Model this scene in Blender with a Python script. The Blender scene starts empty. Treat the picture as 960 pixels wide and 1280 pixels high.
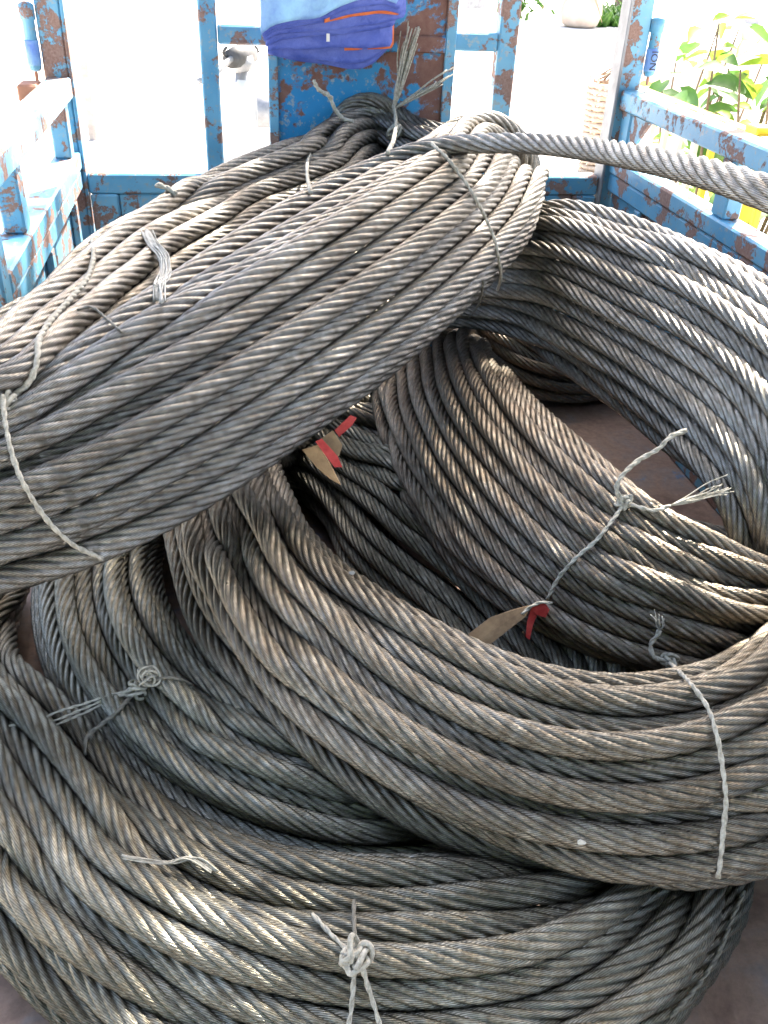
import bpy, math, random
import numpy as np
from mathutils import Matrix, Vector

random.seed(7)
RNG = np.random.default_rng(7)
R = math.radians
sc = bpy.context.scene
col = sc.collection

# ------------------------------------------------------------------ camera, sky, sun, exposure
W_PX, H_PX, F_PX = 960.0, 1280.0, 1107.0
PITCH, ROLL, YAW = R(33.24), R(2.84), R(10.65)
CAM = np.array([0.0, 0.0, 1.0])
FW = np.array([math.sin(YAW)*math.cos(PITCH), math.cos(YAW)*math.cos(PITCH), -math.sin(PITCH)])
_rt = np.array([math.cos(YAW), -math.sin(YAW), 0.0])
_up = np.cross(_rt, FW)
RT = math.cos(ROLL)*_rt + math.sin(ROLL)*_up
UP = -math.sin(ROLL)*_rt + math.cos(ROLL)*_up
cam_data = bpy.data.cameras.new('camera')
cam = bpy.data.objects.new('camera', cam_data)
col.objects.link(cam)
cam.matrix_world = Matrix(((RT[0], UP[0], -FW[0], CAM[0]), (RT[1], UP[1], -FW[1], CAM[1]),
                           (RT[2], UP[2], -FW[2], CAM[2]), (0, 0, 0, 1)))
cam_data.sensor_width = 36.0
cam_data.lens = F_PX/H_PX*36.0
cam_data.clip_start = 0.02
cam_data.clip_end = 2000.0
sc.camera = cam

SUN_EL, SUN_AZ = R(52), R(38)          # azimuth from +Y towards +X
SUN_DIR = np.array([math.sin(SUN_AZ)*math.cos(SUN_EL), math.cos(SUN_AZ)*math.cos(SUN_EL), math.sin(SUN_EL)])
world = bpy.data.worlds.new('World')
sc.world = world
world.use_nodes = True
wn = world.node_tree
sky = wn.nodes.new('ShaderNodeTexSky')
sky.sky_type = 'NISHITA'
sky.sun_disc = False
sky.sun_elevation = SUN_EL
sky.sun_rotation = SUN_AZ
sky.air_density = 1.0
sky.dust_density = 5.0
sky.ozone_density = 0.4
wn.links.new(sky.outputs[0], wn.nodes['Background'].inputs[0])
wn.nodes['Background'].inputs[1].default_value = 0.15
sun_data = bpy.data.lights.new('sun', 'SUN')
sun_data.energy = 4.0
sun_data.angle = R(0.55)
sun_data.color = (1.0, 0.93, 0.82)
sun = bpy.data.objects.new('sun', sun_data)
col.objects.link(sun)
sun.location = (3, 3, 8)
sun.rotation_euler = Vector(SUN_DIR).to_track_quat('Z', 'Y').to_euler()
sc.view_settings.view_transform = 'Standard'
sc.view_settings.look = 'None'
sc.view_settings.gamma = 1.0
sc.view_settings.use_curve_mapping = False
sc.view_settings.exposure = 2.5
sc.render.engine = 'CYCLES'
sc.cycles.max_bounces = 8

# ------------------------------------------------------------------ pixel helpers (photo pixel -> point in the place)
def ray(px, py):
    return FW + RT*((px-W_PX/2)/F_PX) - UP*((py-H_PX/2)/F_PX)
def atz(px, py, z):
    r = ray(px, py); return CAM + r*((z-CAM[2])/r[2])
def aty(px, py, y):
    r = ray(px, py); return CAM + r*(y/r[1])
def atx(px, py, x):
    r = ray(px, py); return CAM + r*(x/r[0])
def atd(px, py, d):
    return CAM + ray(px, py)*d

# ------------------------------------------------------------------ materials
def new_mat(name):
    m = bpy.data.materials.new(name); m.use_nodes = True
    nt = m.node_tree
    return m, nt, nt.nodes['Principled BSDF']
def N(nt, t, **kw):
    n = nt.nodes.new(t)
    for k, v in kw.items():
        setattr(n, k, v)
    return n
def noise(nt, scale, detail=4, rough=0.6, coord='Object', dist=0.0, vec=None):
    tc = N(nt, 'ShaderNodeTexCoord')
    n = N(nt, 'ShaderNodeTexNoise')
    n.inputs['Scale'].default_value = scale
    n.inputs['Detail'].default_value = detail
    n.inputs['Roughness'].default_value = rough
    n.inputs['Distortion'].default_value = dist
    if vec is None:
        if coord == 'World':
            g = N(nt, 'ShaderNodeNewGeometry'); nt.links.new(g.outputs['Position'], n.inputs['Vector'])
        else:
            nt.links.new(tc.outputs[coord], n.inputs['Vector'])
    else:
        nt.links.new(vec, n.inputs['Vector'])
    return n
def ramp(nt, src, stops):
    r = N(nt, 'ShaderNodeValToRGB')
    e = r.color_ramp.elements
    while len(e) < len(stops):
        e.new(0.5)
    for el, (p, c) in zip(e, stops):
        el.position = p
        el.color = (*c, 1) if len(c) == 3 else c
    nt.links.new(src, r.inputs[0])
    return r
def mixc(nt, fac, a, b, mode='MIX'):
    m = N(nt, 'ShaderNodeMix', data_type='RGBA', blend_type=mode)
    for sock, v in ((m.inputs[0], fac), (m.inputs[6], a), (m.inputs[7], b)):
        if isinstance(v, (int, float)):
            sock.default_value = v
        elif isinstance(v, tuple):
            sock.default_value = (*v, 1)
        else:
            nt.links.new(v, sock)
    return m.outputs[2]
def bump(nt, bsdf, h, strength=0.3, dist=0.01, normal=None):
    b = N(nt, 'ShaderNodeBump')
    b.inputs['Strength'].default_value = strength
    b.inputs['Distance'].default_value = dist
    nt.links.new(h, b.inputs['Height'])
    if normal is not None:
        nt.links.new(normal, b.inputs['Normal'])
    nt.links.new(b.outputs[0], bsdf.inputs['Normal'])
    return b.outputs[0]

def simple_mat(name, c1, c2, scale=20, rough=0.6, metal=0.0, bmp=0.2, bdist=0.003, coord='Object', translucent=0.0):
    m, nt, b = new_mat(name)
    n = noise(nt, scale, 5, 0.65, coord)
    r = ramp(nt, n.outputs[0], [(0.35, c1), (0.65, c2)])
    nt.links.new(r.outputs[0], b.inputs['Base Color'])
    b.inputs['Roughness'].default_value = rough
    b.inputs['Metallic'].default_value = metal
    if bmp:
        bump(nt, b, n.outputs[0], bmp, bdist)
    if translucent:
        t = N(nt, 'ShaderNodeBsdfTranslucent'); nt.links.new(r.outputs[0], t.inputs[0])
        mx = N(nt, 'ShaderNodeMixShader'); mx.inputs[0].default_value = translucent
        nt.links.new(b.outputs[0], mx.inputs[1]); nt.links.new(t.outputs[0], mx.inputs[2])
        nt.links.new(mx.outputs[0], nt.nodes['Material Output'].inputs[0])
    return m

def rope_mat(name, c_clean, c_grime, c_rust, rust_amt=0.45, rough=0.33, metal=0.88):
    m, nt, b = new_mat(name)
    at = N(nt, 'ShaderNodeAttribute', attribute_name='wire')
    mul = N(nt, 'ShaderNodeMath', operation='MULTIPLY'); mul.inputs[1].default_value = 12.0
    nt.links.new(at.outputs['Fac'], mul.inputs[0])
    sn = N(nt, 'ShaderNodeMath', operation='SINE'); nt.links.new(mul.outputs[0], sn.inputs[0])
    mr = N(nt, 'ShaderNodeMapRange'); mr.inputs[1].default_value = -1; mr.inputs[2].default_value = 0.4
    nt.links.new(sn.outputs[0], mr.inputs[0])
    n1 = noise(nt, 9, 5, 0.65)
    n2 = noise(nt, 75, 6, 0.7)
    n3 = noise(nt, 48, 6, 0.75, dist=0.3)
    r1 = ramp(nt, n1.outputs[0], [(0.30, c_grime), (0.70, c_clean)])
    rr = ramp(nt, n3.outputs[0], [(rust_amt-0.06, (0.7, 0.7, 0.7)), (rust_amt+0.22, (0, 0, 0))])
    c = mixc(nt, rr.outputs[0], r1.outputs[0], c_rust)
    r2 = ramp(nt, n2.outputs[0], [(0.3, (0.55, 0.53, 0.5)), (0.6, (1.1, 1.1, 1.1))])
    c = mixc(nt, 1.0, c, r2.outputs[0], 'MULTIPLY')
    oi = N(nt, 'ShaderNodeObjectInfo')
    ov = ramp(nt, oi.outputs['Random'], [(0.0, (0.78, 0.77, 0.75)), (1.0, (1.15, 1.15, 1.15))])
    c = mixc(nt, 1.0, c, ov.outputs[0], 'MULTIPLY')
    gap = ramp(nt, mr.outputs[0], [(0.0, (0.48, 0.46, 0.44)), (0.7, (1, 1, 1))])
    c = mixc(nt, 1.0, c, gap.outputs[0], 'MULTIPLY')
    nt.links.new(c, b.inputs['Base Color'])
    b.inputs['Metallic'].default_value = metal
    ro = ramp(nt, n2.outputs[0], [(0.3, (rough+0.18,)*3), (0.7, (rough-0.06,)*3)])
    nt.links.new(ro.outputs[0], b.inputs['Roughness'])
    nb = bump(nt, b, mr.outputs[0], 0.45, 0.0011)
    bump(nt, b, n2.outputs[0], 0.25, 0.003, nb)
    return m

def paint_mat(name, thr=0.42, scale=7.0, blue=(0.09, 0.31, 0.50), blue2=(0.22, 0.47, 0.62), rust=(0.21, 0.11, 0.085), rust2=(0.34, 0.23, 0.19)):
    m, nt, b = new_mat(name)
    n = noise(nt, scale, 7, 0.62, 'World', 0.35)
    nf = noise(nt, scale*9, 6, 0.7, 'World')
    add = N(nt, 'ShaderNodeMath', operation='MULTIPLY_ADD'); add.inputs[1].default_value = 0.22; 
    nt.links.new(nf.outputs[0], add.inputs[0]); nt.links.new(n.outputs[0], add.inputs[2])
    mask = ramp(nt, add.outputs[0], [(thr+0.105, (0, 0, 0)), (thr+0.135, (1, 1, 1))])
    nl = noise(nt, 4, 4, 0.6, 'World')
    pb = ramp(nt, nl.outputs[0], [(0.35, blue), (0.7, blue2)])
    rs = ramp(nt, nf.outputs[0], [(0.3, rust), (0.7, rust2)])
    sp = noise(nt, 60, 4, 0.7, 'World')
    spm = ramp(nt, sp.outputs[0], [(0.56, (0, 0, 0)), (0.64, (0.8, 0.8, 0.8))])
    cb = mixc(nt, spm.outputs[0], pb.outputs[0], (0.33, 0.36, 0.36))
    c = mixc(nt, mask.outputs[0], rs.outputs[0], cb)
    nt.links.new(c, b.inputs['Base Color'])
    ro = ramp(nt, mask.outputs[0], [(0, (0.8,)*3), (1, (0.42,)*3)])
    nt.links.new(ro.outputs[0], b.inputs['Roughness'])
    b1 = bump(nt, b, mask.outputs[0], 0.5, 0.0015)
    bump(nt, b, nf.outputs[0], 0.25, 0.002, b1)
    return m

M = {}
M['rope_top'] = rope_mat('steel_rope_warm', (0.39, 0.38, 0.35), (0.19, 0.183, 0.168), (0.22, 0.18, 0.14), 0.36)
M['rope_right'] = rope_mat('steel_rope_neutral', (0.52, 0.50, 0.45), (0.29, 0.275, 0.245), (0.28, 0.23, 0.17), 0.34)
M['rope_mid'] = rope_mat('steel_rope_brown', (0.36, 0.342, 0.30), (0.18, 0.165, 0.14), (0.22, 0.16, 0.11), 0.42)
M['rope_front'] = rope_mat('steel_rope_tan', (0.38, 0.362, 0.315), (0.19, 0.178, 0.15), (0.22, 0.175, 0.125), 0.40)
M['rope_under'] = rope_mat('steel_rope_grey_green', (0.41, 0.41, 0.36), (0.21, 0.21, 0.18), (0.22, 0.19, 0.13), 0.36)
M['rope_floor'] = rope_mat('steel_rope_dark', (0.33, 0.325, 0.28), (0.16, 0.155, 0.13), (0.20, 0.165, 0.11), 0.38)
M['paint'] = paint_mat('blue_truck_paint', 0.445, 17.0)
M['paint_panel'] = paint_mat('peeling_blue_paint', 0.468, 5.0, (0.02, 0.22, 0.48), (0.03, 0.28, 0.56), (0.16, 0.07, 0.055), (0.24, 0.13, 0.10))
M['paint_worn'] = paint_mat('worn_blue_paint', 0.47, 21.0)
def floor_mat():
    m, nt, b = new_mat('rusty_floor_steel')
    n = noise(nt, 8, 8, 0.7, 'World', 0.5)
    f = noise(nt, 60, 5, 0.7, 'World')
    r = ramp(nt, n.outputs[0], [(0.3, (0.16, 0.085, 0.06)), (0.5, (0.30, 0.19, 0.14)), (0.62, (0.26, 0.20, 0.18)), (0.68, (0.10, 0.20, 0.33)), (0.74, (0.24, 0.18, 0.15))])
    r2 = ramp(nt, f.outputs[0], [(0.3, (0.7, 0.7, 0.7)), (0.7, (1.1, 1.1, 1.1))])
    nt.links.new(mixc(nt, 1.0, r.outputs[0], r2.outputs[0], 'MULTIPLY'), b.inputs['Base Color'])
    b.inputs['Roughness'].default_value = 0.62
    bump(nt, b, f.outputs[0], 0.3, 0.002)
    return m
M['floor'] = floor_mat()
M['twine'] = simple_mat('sisal_twine', (0.26, 0.24, 0.19), (0.50, 0.47, 0.40), 160, 0.85, 0, 0.6, 0.001)
M['twine_dark'] = simple_mat('greasy_twine', (0.10, 0.095, 0.08), (0.22, 0.20, 0.16), 160, 0.8, 0, 0.6, 0.001)
M['poly'] = simple_mat('frayed_plastic_twine', (0.45, 0.43, 0.38), (0.70, 0.69, 0.64), 120, 0.5, 0, 0.3, 0.001, translucent=0.3)
M['card'] = simple_mat('brown_cardboard', (0.22, 0.14, 0.075), (0.36, 0.245, 0.135), 40, 0.85)
M['ribbon'] = simple_mat('red_plastic_ribbon', (0.42, 0.03, 0.03), (0.60, 0.08, 0.07), 60, 0.45, translucent=0.2)
M['tarp'] = simple_mat('blue_woven_tarp', (0.06, 0.10, 0.44), (0.12, 0.17, 0.57), 22, 0.5, 0, 0.7, 0.012, 'World')
M['tarp_light'] = simple_mat('sunlit_blue_tarp', (0.11, 0.20, 0.60), (0.30, 0.54, 0.74), 9, 0.5, 0, 0.7, 0.012, 'World')  # sunlight on the top fold is put into this lighter blue
M['tarp_orange'] = simple_mat('orange_tarp_lining', (0.60, 0.12, 0.03), (0.75, 0.20, 0.06), 14, 0.5)
M['concrete'] = simple_mat('sunlit_concrete', (0.55, 0.52, 0.47), (0.64, 0.61, 0.56), 1.2, 0.9, 0, 0.3, 0.01, 'World')
M['yellow'] = simple_mat('yellow_fence_paint', (0.60, 0.42, 0.02), (0.72, 0.54, 0.04), 12, 0.5)
M['pale'] = simple_mat('pale_pink_paint', (0.62, 0.52, 0.47), (0.74, 0.66, 0.60), 10, 0.6)
M['white'] = simple_mat('white_paint', (0.74, 0.72, 0.66), (0.82, 0.80, 0.75), 6, 0.5)
M['leaf'] = simple_mat('green_leaf', (0.05, 0.14, 0.025), (0.12, 0.24, 0.04), 6, 0.45, 0, 0.1, 0.002, translucent=0.35)
M['leaf_lime'] = simple_mat('lime_leaf', (0.18, 0.30, 0.03), (0.30, 0.42, 0.05), 6, 0.45, 0, 0.1, 0.002, translucent=0.35)
M['leaf_dark'] = simple_mat('dark_canopy_leaf', (0.03, 0.08, 0.02), (0.06, 0.12, 0.03), 6, 0.5, 0, 0, 0)
M['bark'] = simple_mat('grey_brown_bark', (0.16, 0.11, 0.07), (0.28, 0.21, 0.15), 14, 0.9, 0, 0.8, 0.02)
M['wicker'] = simple_mat('wicker', (0.46, 0.34, 0.24), (0.62, 0.50, 0.39), 40, 0.75)
M['pot'] = simple_mat('pale_terracotta', (0.58, 0.46, 0.36), (0.68, 0.56, 0.46), 5, 0.8)
M['dry'] = simple_mat('dry_frond', (0.34, 0.22, 0.13), (0.50, 0.34, 0.22), 8, 0.8)
M['rubber'] = simple_mat('dark_rubber', (0.03, 0.03, 0.03), (0.07, 0.07, 0.075), 30, 0.6)
M['grey_metal'] = simple_mat('dull_grey_metal', (0.22, 0.22, 0.23), (0.34, 0.34, 0.35), 15, 0.5, 0.3)
M['wood'] = simple_mat('weathered_plank', (0.28, 0.25, 0.23), (0.40, 0.36, 0.33), 12, 0.85)
M['redwood'] = simple_mat('red_brown_block', (0.34, 0.15, 0.09), (0.44, 0.22, 0.14), 14, 0.8)
M['ink'] = simple_mat('black_ink', (0.02, 0.02, 0.02), (0.03, 0.03, 0.03), 5, 0.6)
M['chip'] = simple_mat('white_chip', (0.45, 0.42, 0.36), (0.58, 0.55, 0.48), 40, 0.7)

# ------------------------------------------------------------------ object helpers
def root_loc(p):
    loc = np.zeros(3)
    while p is not None:
        loc += np.array(p.location); p = p.parent
    return loc
def link_mesh(name, verts, faces, mat, parent=None, smooth=False):
    v = np.asarray(verts, dtype=float)
    if parent is not None:
        v = v - root_loc(parent)
    me = bpy.data.meshes.new(name)
    me.from_pydata(v.tolist(), [], [list(f) for f in faces])
    me.materials.append(mat)
    if smooth:
        me.polygons.foreach_set('use_smooth', [True]*len(me.polygons))
    me.update()
    o = bpy.data.objects.new(name, me)
    col.objects.link(o)
    o.parent = parent
    return o
def tag(o, label=None, cat=None, group=None, kind=None):
    if label: o['label'] = label
    if cat: o['category'] = cat
    if group: o['group'] = group
    if kind: o['kind'] = kind
    return o
def thing(name, loc, label, cat, group=None):
    o = bpy.data.objects.new(name, None)
    col.objects.link(o)
    o.location = [float(x) for x in loc]
    o.empty_display_size = 0.1
    return tag(o, label, cat, group)

class MB:
    def __init__(s):
        s.v = []; s.f = []
    def add(s, v, f):
        k = len(s.v)
        s.v += [tuple(map(float, p)) for p in v]
        s.f += [tuple(i+k for i in q) for q in f]
        return s
    def box(s, x0, x1, y0, y1, z0, z1, bev=0.004):
        # chamfered box
        x0, x1 = min(x0, x1), max(x0, x1); y0, y1 = min(y0, y1), max(y0, y1); z0, z1 = min(z0, z1), max(z0, z1)
        b = min(bev, (x1-x0)*0.3, (y1-y0)*0.3, (z1-z0)*0.3)
        X = (x0, x1); Y = (y0, y1); Z = (z0, z1)
        v = []; idx = {}
        for i in (0, 1):
            for j in (0, 1):
                for k in (0, 1):
                    sx, sy, sz = (b if i == 0 else -b), (b if j == 0 else -b), (b if k == 0 else -b)
                    for ax in range(3):
                        p = [X[i]+sx, Y[j]+sy, Z[k]+sz]
                        p[ax] = (X[i], Y[j], Z[k])[ax]
                        idx[(i, j, k, ax)] = len(v); v.append(p)
        f = []
        for ax in range(3):
            for e in (0, 1):
                o = [a for a in range(3) if a != ax]
                loop = []
                for (p, q) in ((0, 0), (1, 0), (1, 1), (0, 1)):
                    key = [0, 0, 0]; key[ax] = e; key[o[0]] = p; key[o[1]] = q
                    loop.append(idx[(*key, ax)])
                flip = (e == 0) ^ (ax == 1)
                f.append(tuple(reversed(loop)) if flip else tuple(loop))
        for ax in range(3):
            o = [a for a in range(3) if a != ax]
            for p in (0, 1):
                for q in (0, 1):
                    k0 = [0, 0, 0]; k0[o[0]] = p; k0[o[1]] = q; k1 = list(k0); k1[ax] = 1
                    f.append((idx[(*k0, o[0])], idx[(*k1, o[0])], idx[(*k1, o[1])], idx[(*k0, o[1])]))
        for i in (0, 1):
            for j in (0, 1):
                for k in (0, 1):
                    f.append((idx[(i, j, k, 0)], idx[(i, j, k, 1)], idx[(i, j, k, 2)]))
        return s.add(v, f)
    def tube(s, pts, r, n=8, closed=False):
        v, f = tube_data(pts, r, n, closed)
        return s.add(v, f)
    def lathe(s, prof, c, n=20):
        v = []; f = []
        for (r, z) in prof:
            for k in range(n):
                a = 2*math.pi*k/n
                v.append((c[0]+r*math.cos(a), c[1]+r*math.sin(a), c[2]+z))
        for i in range(len(prof)-1):
            for k in range(n):
                f.append((i*n+k, i*n+(k+1) % n, (i+1)*n+(k+1) % n, (i+1)*n+k))
        f.append(tuple(range(n-1, -1, -1)))
        f.append(tuple((len(prof)-1)*n+k for k in range(n)))
        return s.add(v, f)
    def build(s, name, mat, parent=None, smooth=False):
        return link_mesh(name, s.v, s.f, mat, parent, smooth)

def frames(P, closed):
    P = np.asarray(P, float); n = len(P)
    if closed:
        T = np.roll(P, -1, 0) - np.roll(P, 1, 0)
    else:
        T = np.gradient(P, axis=0)
    T /= np.linalg.norm(T, axis=1, keepdims=True)+1e-12
    U = np.zeros_like(P)
    a = np.array([0, 0, 1.0]) if abs(T[0][2]) < 0.9 else np.array([1.0, 0, 0])
    u = a - T[0]*(a @ T[0]); u /= np.linalg.norm(u)
    for i in range(n):
        u = u - T[i]*(u @ T[i]); u /= np.linalg.norm(u); U[i] = u
    return T, U, np.cross(T, U)
def tube_data(pts, r, n=8, closed=False):
    P = np.asarray(pts, float); m = len(P)
    T, U, V = frames(P, closed)
    rr = np.full(m, r) if np.isscalar(r) else np.asarray(r, float)
    a = np.arange(n)*2*math.pi/n
    v = (P[:, None, :] + rr[:, None, None]*(np.cos(a)[None, :, None]*U[:, None, :] + np.sin(a)[None, :, None]*V[:, None, :])).reshape(-1, 3)
    f = []
    for i in range(m if closed else m-1):
        j = (i+1) % m
        for k in range(n):
            f.append((i*n+k, i*n+(k+1) % n, j*n+(k+1) % n, j*n+k))
    if not closed:
        f.append(tuple(range(n-1, -1, -1))); f.append(tuple((m-1)*n+k for k in range(n)))
    return v, f
def spline(pts, n, closed=False):
    """Catmull-Rom through pts, resampled to n evenly spaced points"""
    P = np.asarray(pts, float); m = len(P)
    out = []
    seg = m if closed else m-1
    t = np.linspace(0, 1, 24, endpoint=False)[:, None]
    for i in range(seg):
        if closed:
            p0, p1, p2, p3 = P[(i-1) % m], P[i], P[(i+1) % m], P[(i+2) % m]
        else:
            p1, p2 = P[i], P[i+1]
            p0 = P[i-1] if i > 0 else 2*p1-p2
            p3 = P[i+2] if i+2 < m else 2*p2-p1
        out.append(0.5*((2*p1)+(-p0+p2)*t+(2*p0-5*p1+4*p2-p3)*t**2+(-p0+3*p1-3*p2+p3)*t**3))
    out = np.vstack(out)
    out = np.vstack([out, out[0] if closed else P[-1]])
    d = np.r_[0, np.cumsum(np.linalg.norm(np.diff(out[:, :3], axis=0), axis=1))]
    s = np.linspace(0, d[-1], n, endpoint=not closed)
    return np.stack([np.interp(s, d, out[:, k]) for k in range(out.shape[1])], 1)

# ================================================================== the place: ground
GZ = -0.75
gv = []; gf = []
xs = [-400, -60, -12, 0, 12, 60, 400]; ys = [-400, -60, -6, 6, 20, 60, 400]
for y in ys:
    for x in xs:
        gv.append((x, y, GZ))
for j in range(6):
    for i in range(6):
        gf.append((j*7+i, j*7+i+1, (j+1)*7+i+1, (j+1)*7+i))
tag(link_mesh('ground', gv, gf, M['concrete']), kind='structure')

# ================================================================== the truck bed
XL, XR, YE = -0.34, 0.982, 2.30
truck = thing('truck_bed', (0.32, 1.2, GZ), 'blue steel truck bed with rusty floor, railed sides and peeling paint', 'truck bed')
MB().box(XL-0.10, XR+0.10, -0.55, YE+0.05, -0.05, 0.0, 0.003).build('floor_plate', M['floor'], truck)
# chassis below the floor
for x in (0.05, 0.60):
    MB().box(x-0.05, x+0.05, -0.5, YE, -0.20, -0.052).build('chassis_beam', M['rubber'], truck)
def wheel(x, y):
    w = MB()
    r = 0.34
    prof = [(0.20, -0.09), (r-0.03, -0.10), (r, -0.07), (r, 0.07), (r-0.03, 0.10), (0.20, 0.09)]
    v = []; f = []; n = 28
    for (rr, h) in prof:
        for k in range(n):
            a = 2*math.pi*k/n
            v.append((x+h, y+rr*math.cos(a), GZ+r+rr*math.sin(a)))
    for i in range(len(prof)):
        j = (i+1) % len(prof)
        for k in range(n):
            f.append((i*n+k, i*n+(k+1) % n, j*n+(k+1) % n, j*n+k))
    w.add(v, f)
    t = w.build('wheel', M['rubber'], truck, True)
    h = MB(); v = []; f = []
    for (rr, hh) in ((0.205, -0.06), (0.12, -0.03), (0.05, -0.05), (0.05, 0.05), (0.12, 0.03), (0.205, 0.06)):
        for k in range(n):
            a = 2*math.pi*k/n
            v.append((x+hh, y+rr*math.cos(a), GZ+r+rr*math.sin(a)))
    for i in range(5):
        for k in range(n):
            f.append((i*n+k, i*n+(k+1) % n, (i+1)*n+(k+1) % n, (i+1)*n+k))
    h.add(v, f).build('rim', M['grey_metal'], t, True)
for x in (XL+0.16, XR-0.16):
    wheel(x, 1.75)
# side walls: s = inside direction
def side(xin, s, y_start):
    o = -s                       # outward
    def b(x0, x1, y0, y1, z0, z1, name, mat=M['paint']):
        MB().box(xin+o*x0, xin+o*x1, y0, y1, z0, z1).build(name, mat, truck)
    b(0.0, 0.055, y_start, YE-0.003, 0.497, 0.535, 'top_beam')
    b(0.004, 0.050, y_start, YE-0.003, 0.452, 0.4945, 'panel_beam')
    b(0.022, 0.030, y_start, YE-0.003, 0.05, 0.452, 'side_sheet', M['paint_worn'])
    b(0.002, 0.050, y_start, YE-0.003, 0.0, 0.05, 'bottom_beam', M['paint_worn'])
    y = y_start+0.02
    while y < YE-0.05:
        b(0.006, 0.0215, y, y+0.035, 0.0505, 0.4515, 'side_rib', M['paint_worn'])
        y += 0.36
    b(-0.002, 0.052, y_start, YE-0.003, 0.650, 0.694, 'upper_rail')
    return b
bl = side(XL, 1, 1.42)
br = side(XR, -1, -0.1)
for y in (1.62, 2.215):
    bl(0.008, 0.046, y, y+0.05, 0.5355, 0.6495, 'rail_upright')
bl(0.0, 0.052, 1.365, 1.415, 0.001, 0.72, 'side_post')
for y in (0.3, 1.05, 1.70, 2.235):
    br(0.008, 0.046, y, y+0.055, 0.5355, 0.6495, 'rail_upright')
# diagonal gusset at the far right rail
g = MB()
gx0, gx1 = XR+0.012, XR+0.020
tri = [(2.232, 0.645), (2.232, 0.545), (2.13, 0.645)]
g.add([(gx0, y, z) for y, z in tri]+[(gx1, y, z) for y, z in tri], [(0, 1, 2), (5, 4, 3), (0, 3, 4, 1), (1, 4, 5, 2), (2, 5, 3, 0)])
g.build('gusset', M['paint'], truck)
# corner posts
MB().box(XL-0.055, XL-0.002, YE, YE+0.05, 0.0, 1.25).build('corner_post', M['paint_worn'], truck)
MB().box(XR-0.010, XR+0.048, YE, YE+0.05, 0.0, 1.25).build('corner_post', M['paint_worn'], truck)
# angle iron flanges on the posts
MB().box(XL-0.0015, XL+0.006, YE-0.0015, YE+0.045, 0.0, 1.25, 0.002).build('post_flange', M['paint_worn'], truck)
MB().box(XR-0.0185, XR-0.0105, YE-0.012, YE+0.045, 0.0, 1.25, 0.002).build('post_flange', M['grey_metal'], truck)
# end frame
MB().box(XL+0.008, XR-0.020, YE, YE+0.05, 0.437, 0.485).build('end_beam', M['paint'], truck)
MB().box(XL+0.010, XR-0.022, YE+0.018, YE+0.026, 0.0, 0.436).build('end_sheet', M['paint_worn'], truck)
for (x0, x1) in ((XL+0.010, XL+0.075), (0.07, 0.12), (0.54, 0.59), (XR-0.085, XR-0.022)):
    MB().box(x0, x1, YE-0.004, YE+0.0175, 0.0, 0.4365).build('end_stile', M['paint'], truck)
MB().box(XL+0.0755, 0.0695, YE+0.004, YE+0.0175, 0.36, 0.4365).build('end_lip', M['paint'], truck)
MB().box(0.5905, XR-0.0855, YE+0.004, YE+0.0175, 0.36, 0.4365).build('end_lip', M['paint'], truck)
MB().box(-0.047, -0.006, YE+0.003, YE+0.045, 0.4855, 1.25).build('end_post', M['paint'], truck)
MB().box(0.655, 0.702, YE+0.003, YE+0.045, 0.4855, 1.25).build('end_post', M['paint'], truck)
MB().box(-0.0055, 0.6545, YE+0.006, YE+0.040, 0.768, 0.808).build('end_rail', M['paint'], truck)
hb = MB().box(0.106, 0.545, YE-0.014, YE-0.004, 0.4855, 1.12, 0.002).build('headboard', M['paint_panel'], truck)
MB().box(0.106, 0.128, YE-0.022, YE-0.0145, 0.486, 1.12, 0.002).build('board_rib', M['paint'], hb)
MB().box(0.520, 0.545, YE-0.022, YE-0.0145, 0.486, 1.12, 0.002).build('board_rib', M['paint'], hb)
MB().box(0.1285, 0.5195, YE-0.026, YE-0.0145, 0.765, 0.800, 0.003).build('board_rib', M['paint_panel'], hb)
# drop-side hinge pins on the outside of the posts
def pin(x, z0, z1, txt):
    y = YE+0.0
    p = MB().lathe([(0.010, z0), (0.014, z0+0.006), (0.014, z1-0.03), (0.017, z1-0.028), (0.017, z1), (0.008, z1+0.006)], (x, y, 0), 14).build('hinge_pin', M['paint_worn'], truck, True)
    MB().lathe([(0.015, z0+0.012), (0.0155, z0+0.014), (0.0155, z0+0.06), (0.015, z0+0.062)], (x, y, 0), 14).build('paper_band', M['tarp_light'], p, True)
    MB().lathe([(0.004, z0-0.02), (0.004, z0)], (x, y, 0), 6).build('pin_rod', M['redwood'], p)
    if txt:
        cu = bpy.data.curves.new('lettering', 'FONT'); cu.body = txt; cu.size = 0.024; cu.extrude = 0.0004
        ob = bpy.data.objects.new('tmp', cu); col.objects.link(ob)
        dg = bpy.context.evaluated_depsgraph_get()
        me = bpy.data.meshes.new_from_object(ob.evaluated_get(dg))
        col.objects.unlink(ob); bpy.data.objects.remove(ob)
        vs = [tuple(v.co) for v in me.vertices]; fs = [tuple(q.vertices) for q in me.polygons]
        w = [(x+0.008-v[1], y-0.0165-v[2], z0+0.014+v[0]) for v in vs]
        link_mesh('lettering', w, fs, M['ink'], p)
pin(XL-0.072, 0.705, 0.835, None)
pin(XR+0.064, 0.725, 0.85, 'NOI')

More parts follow.
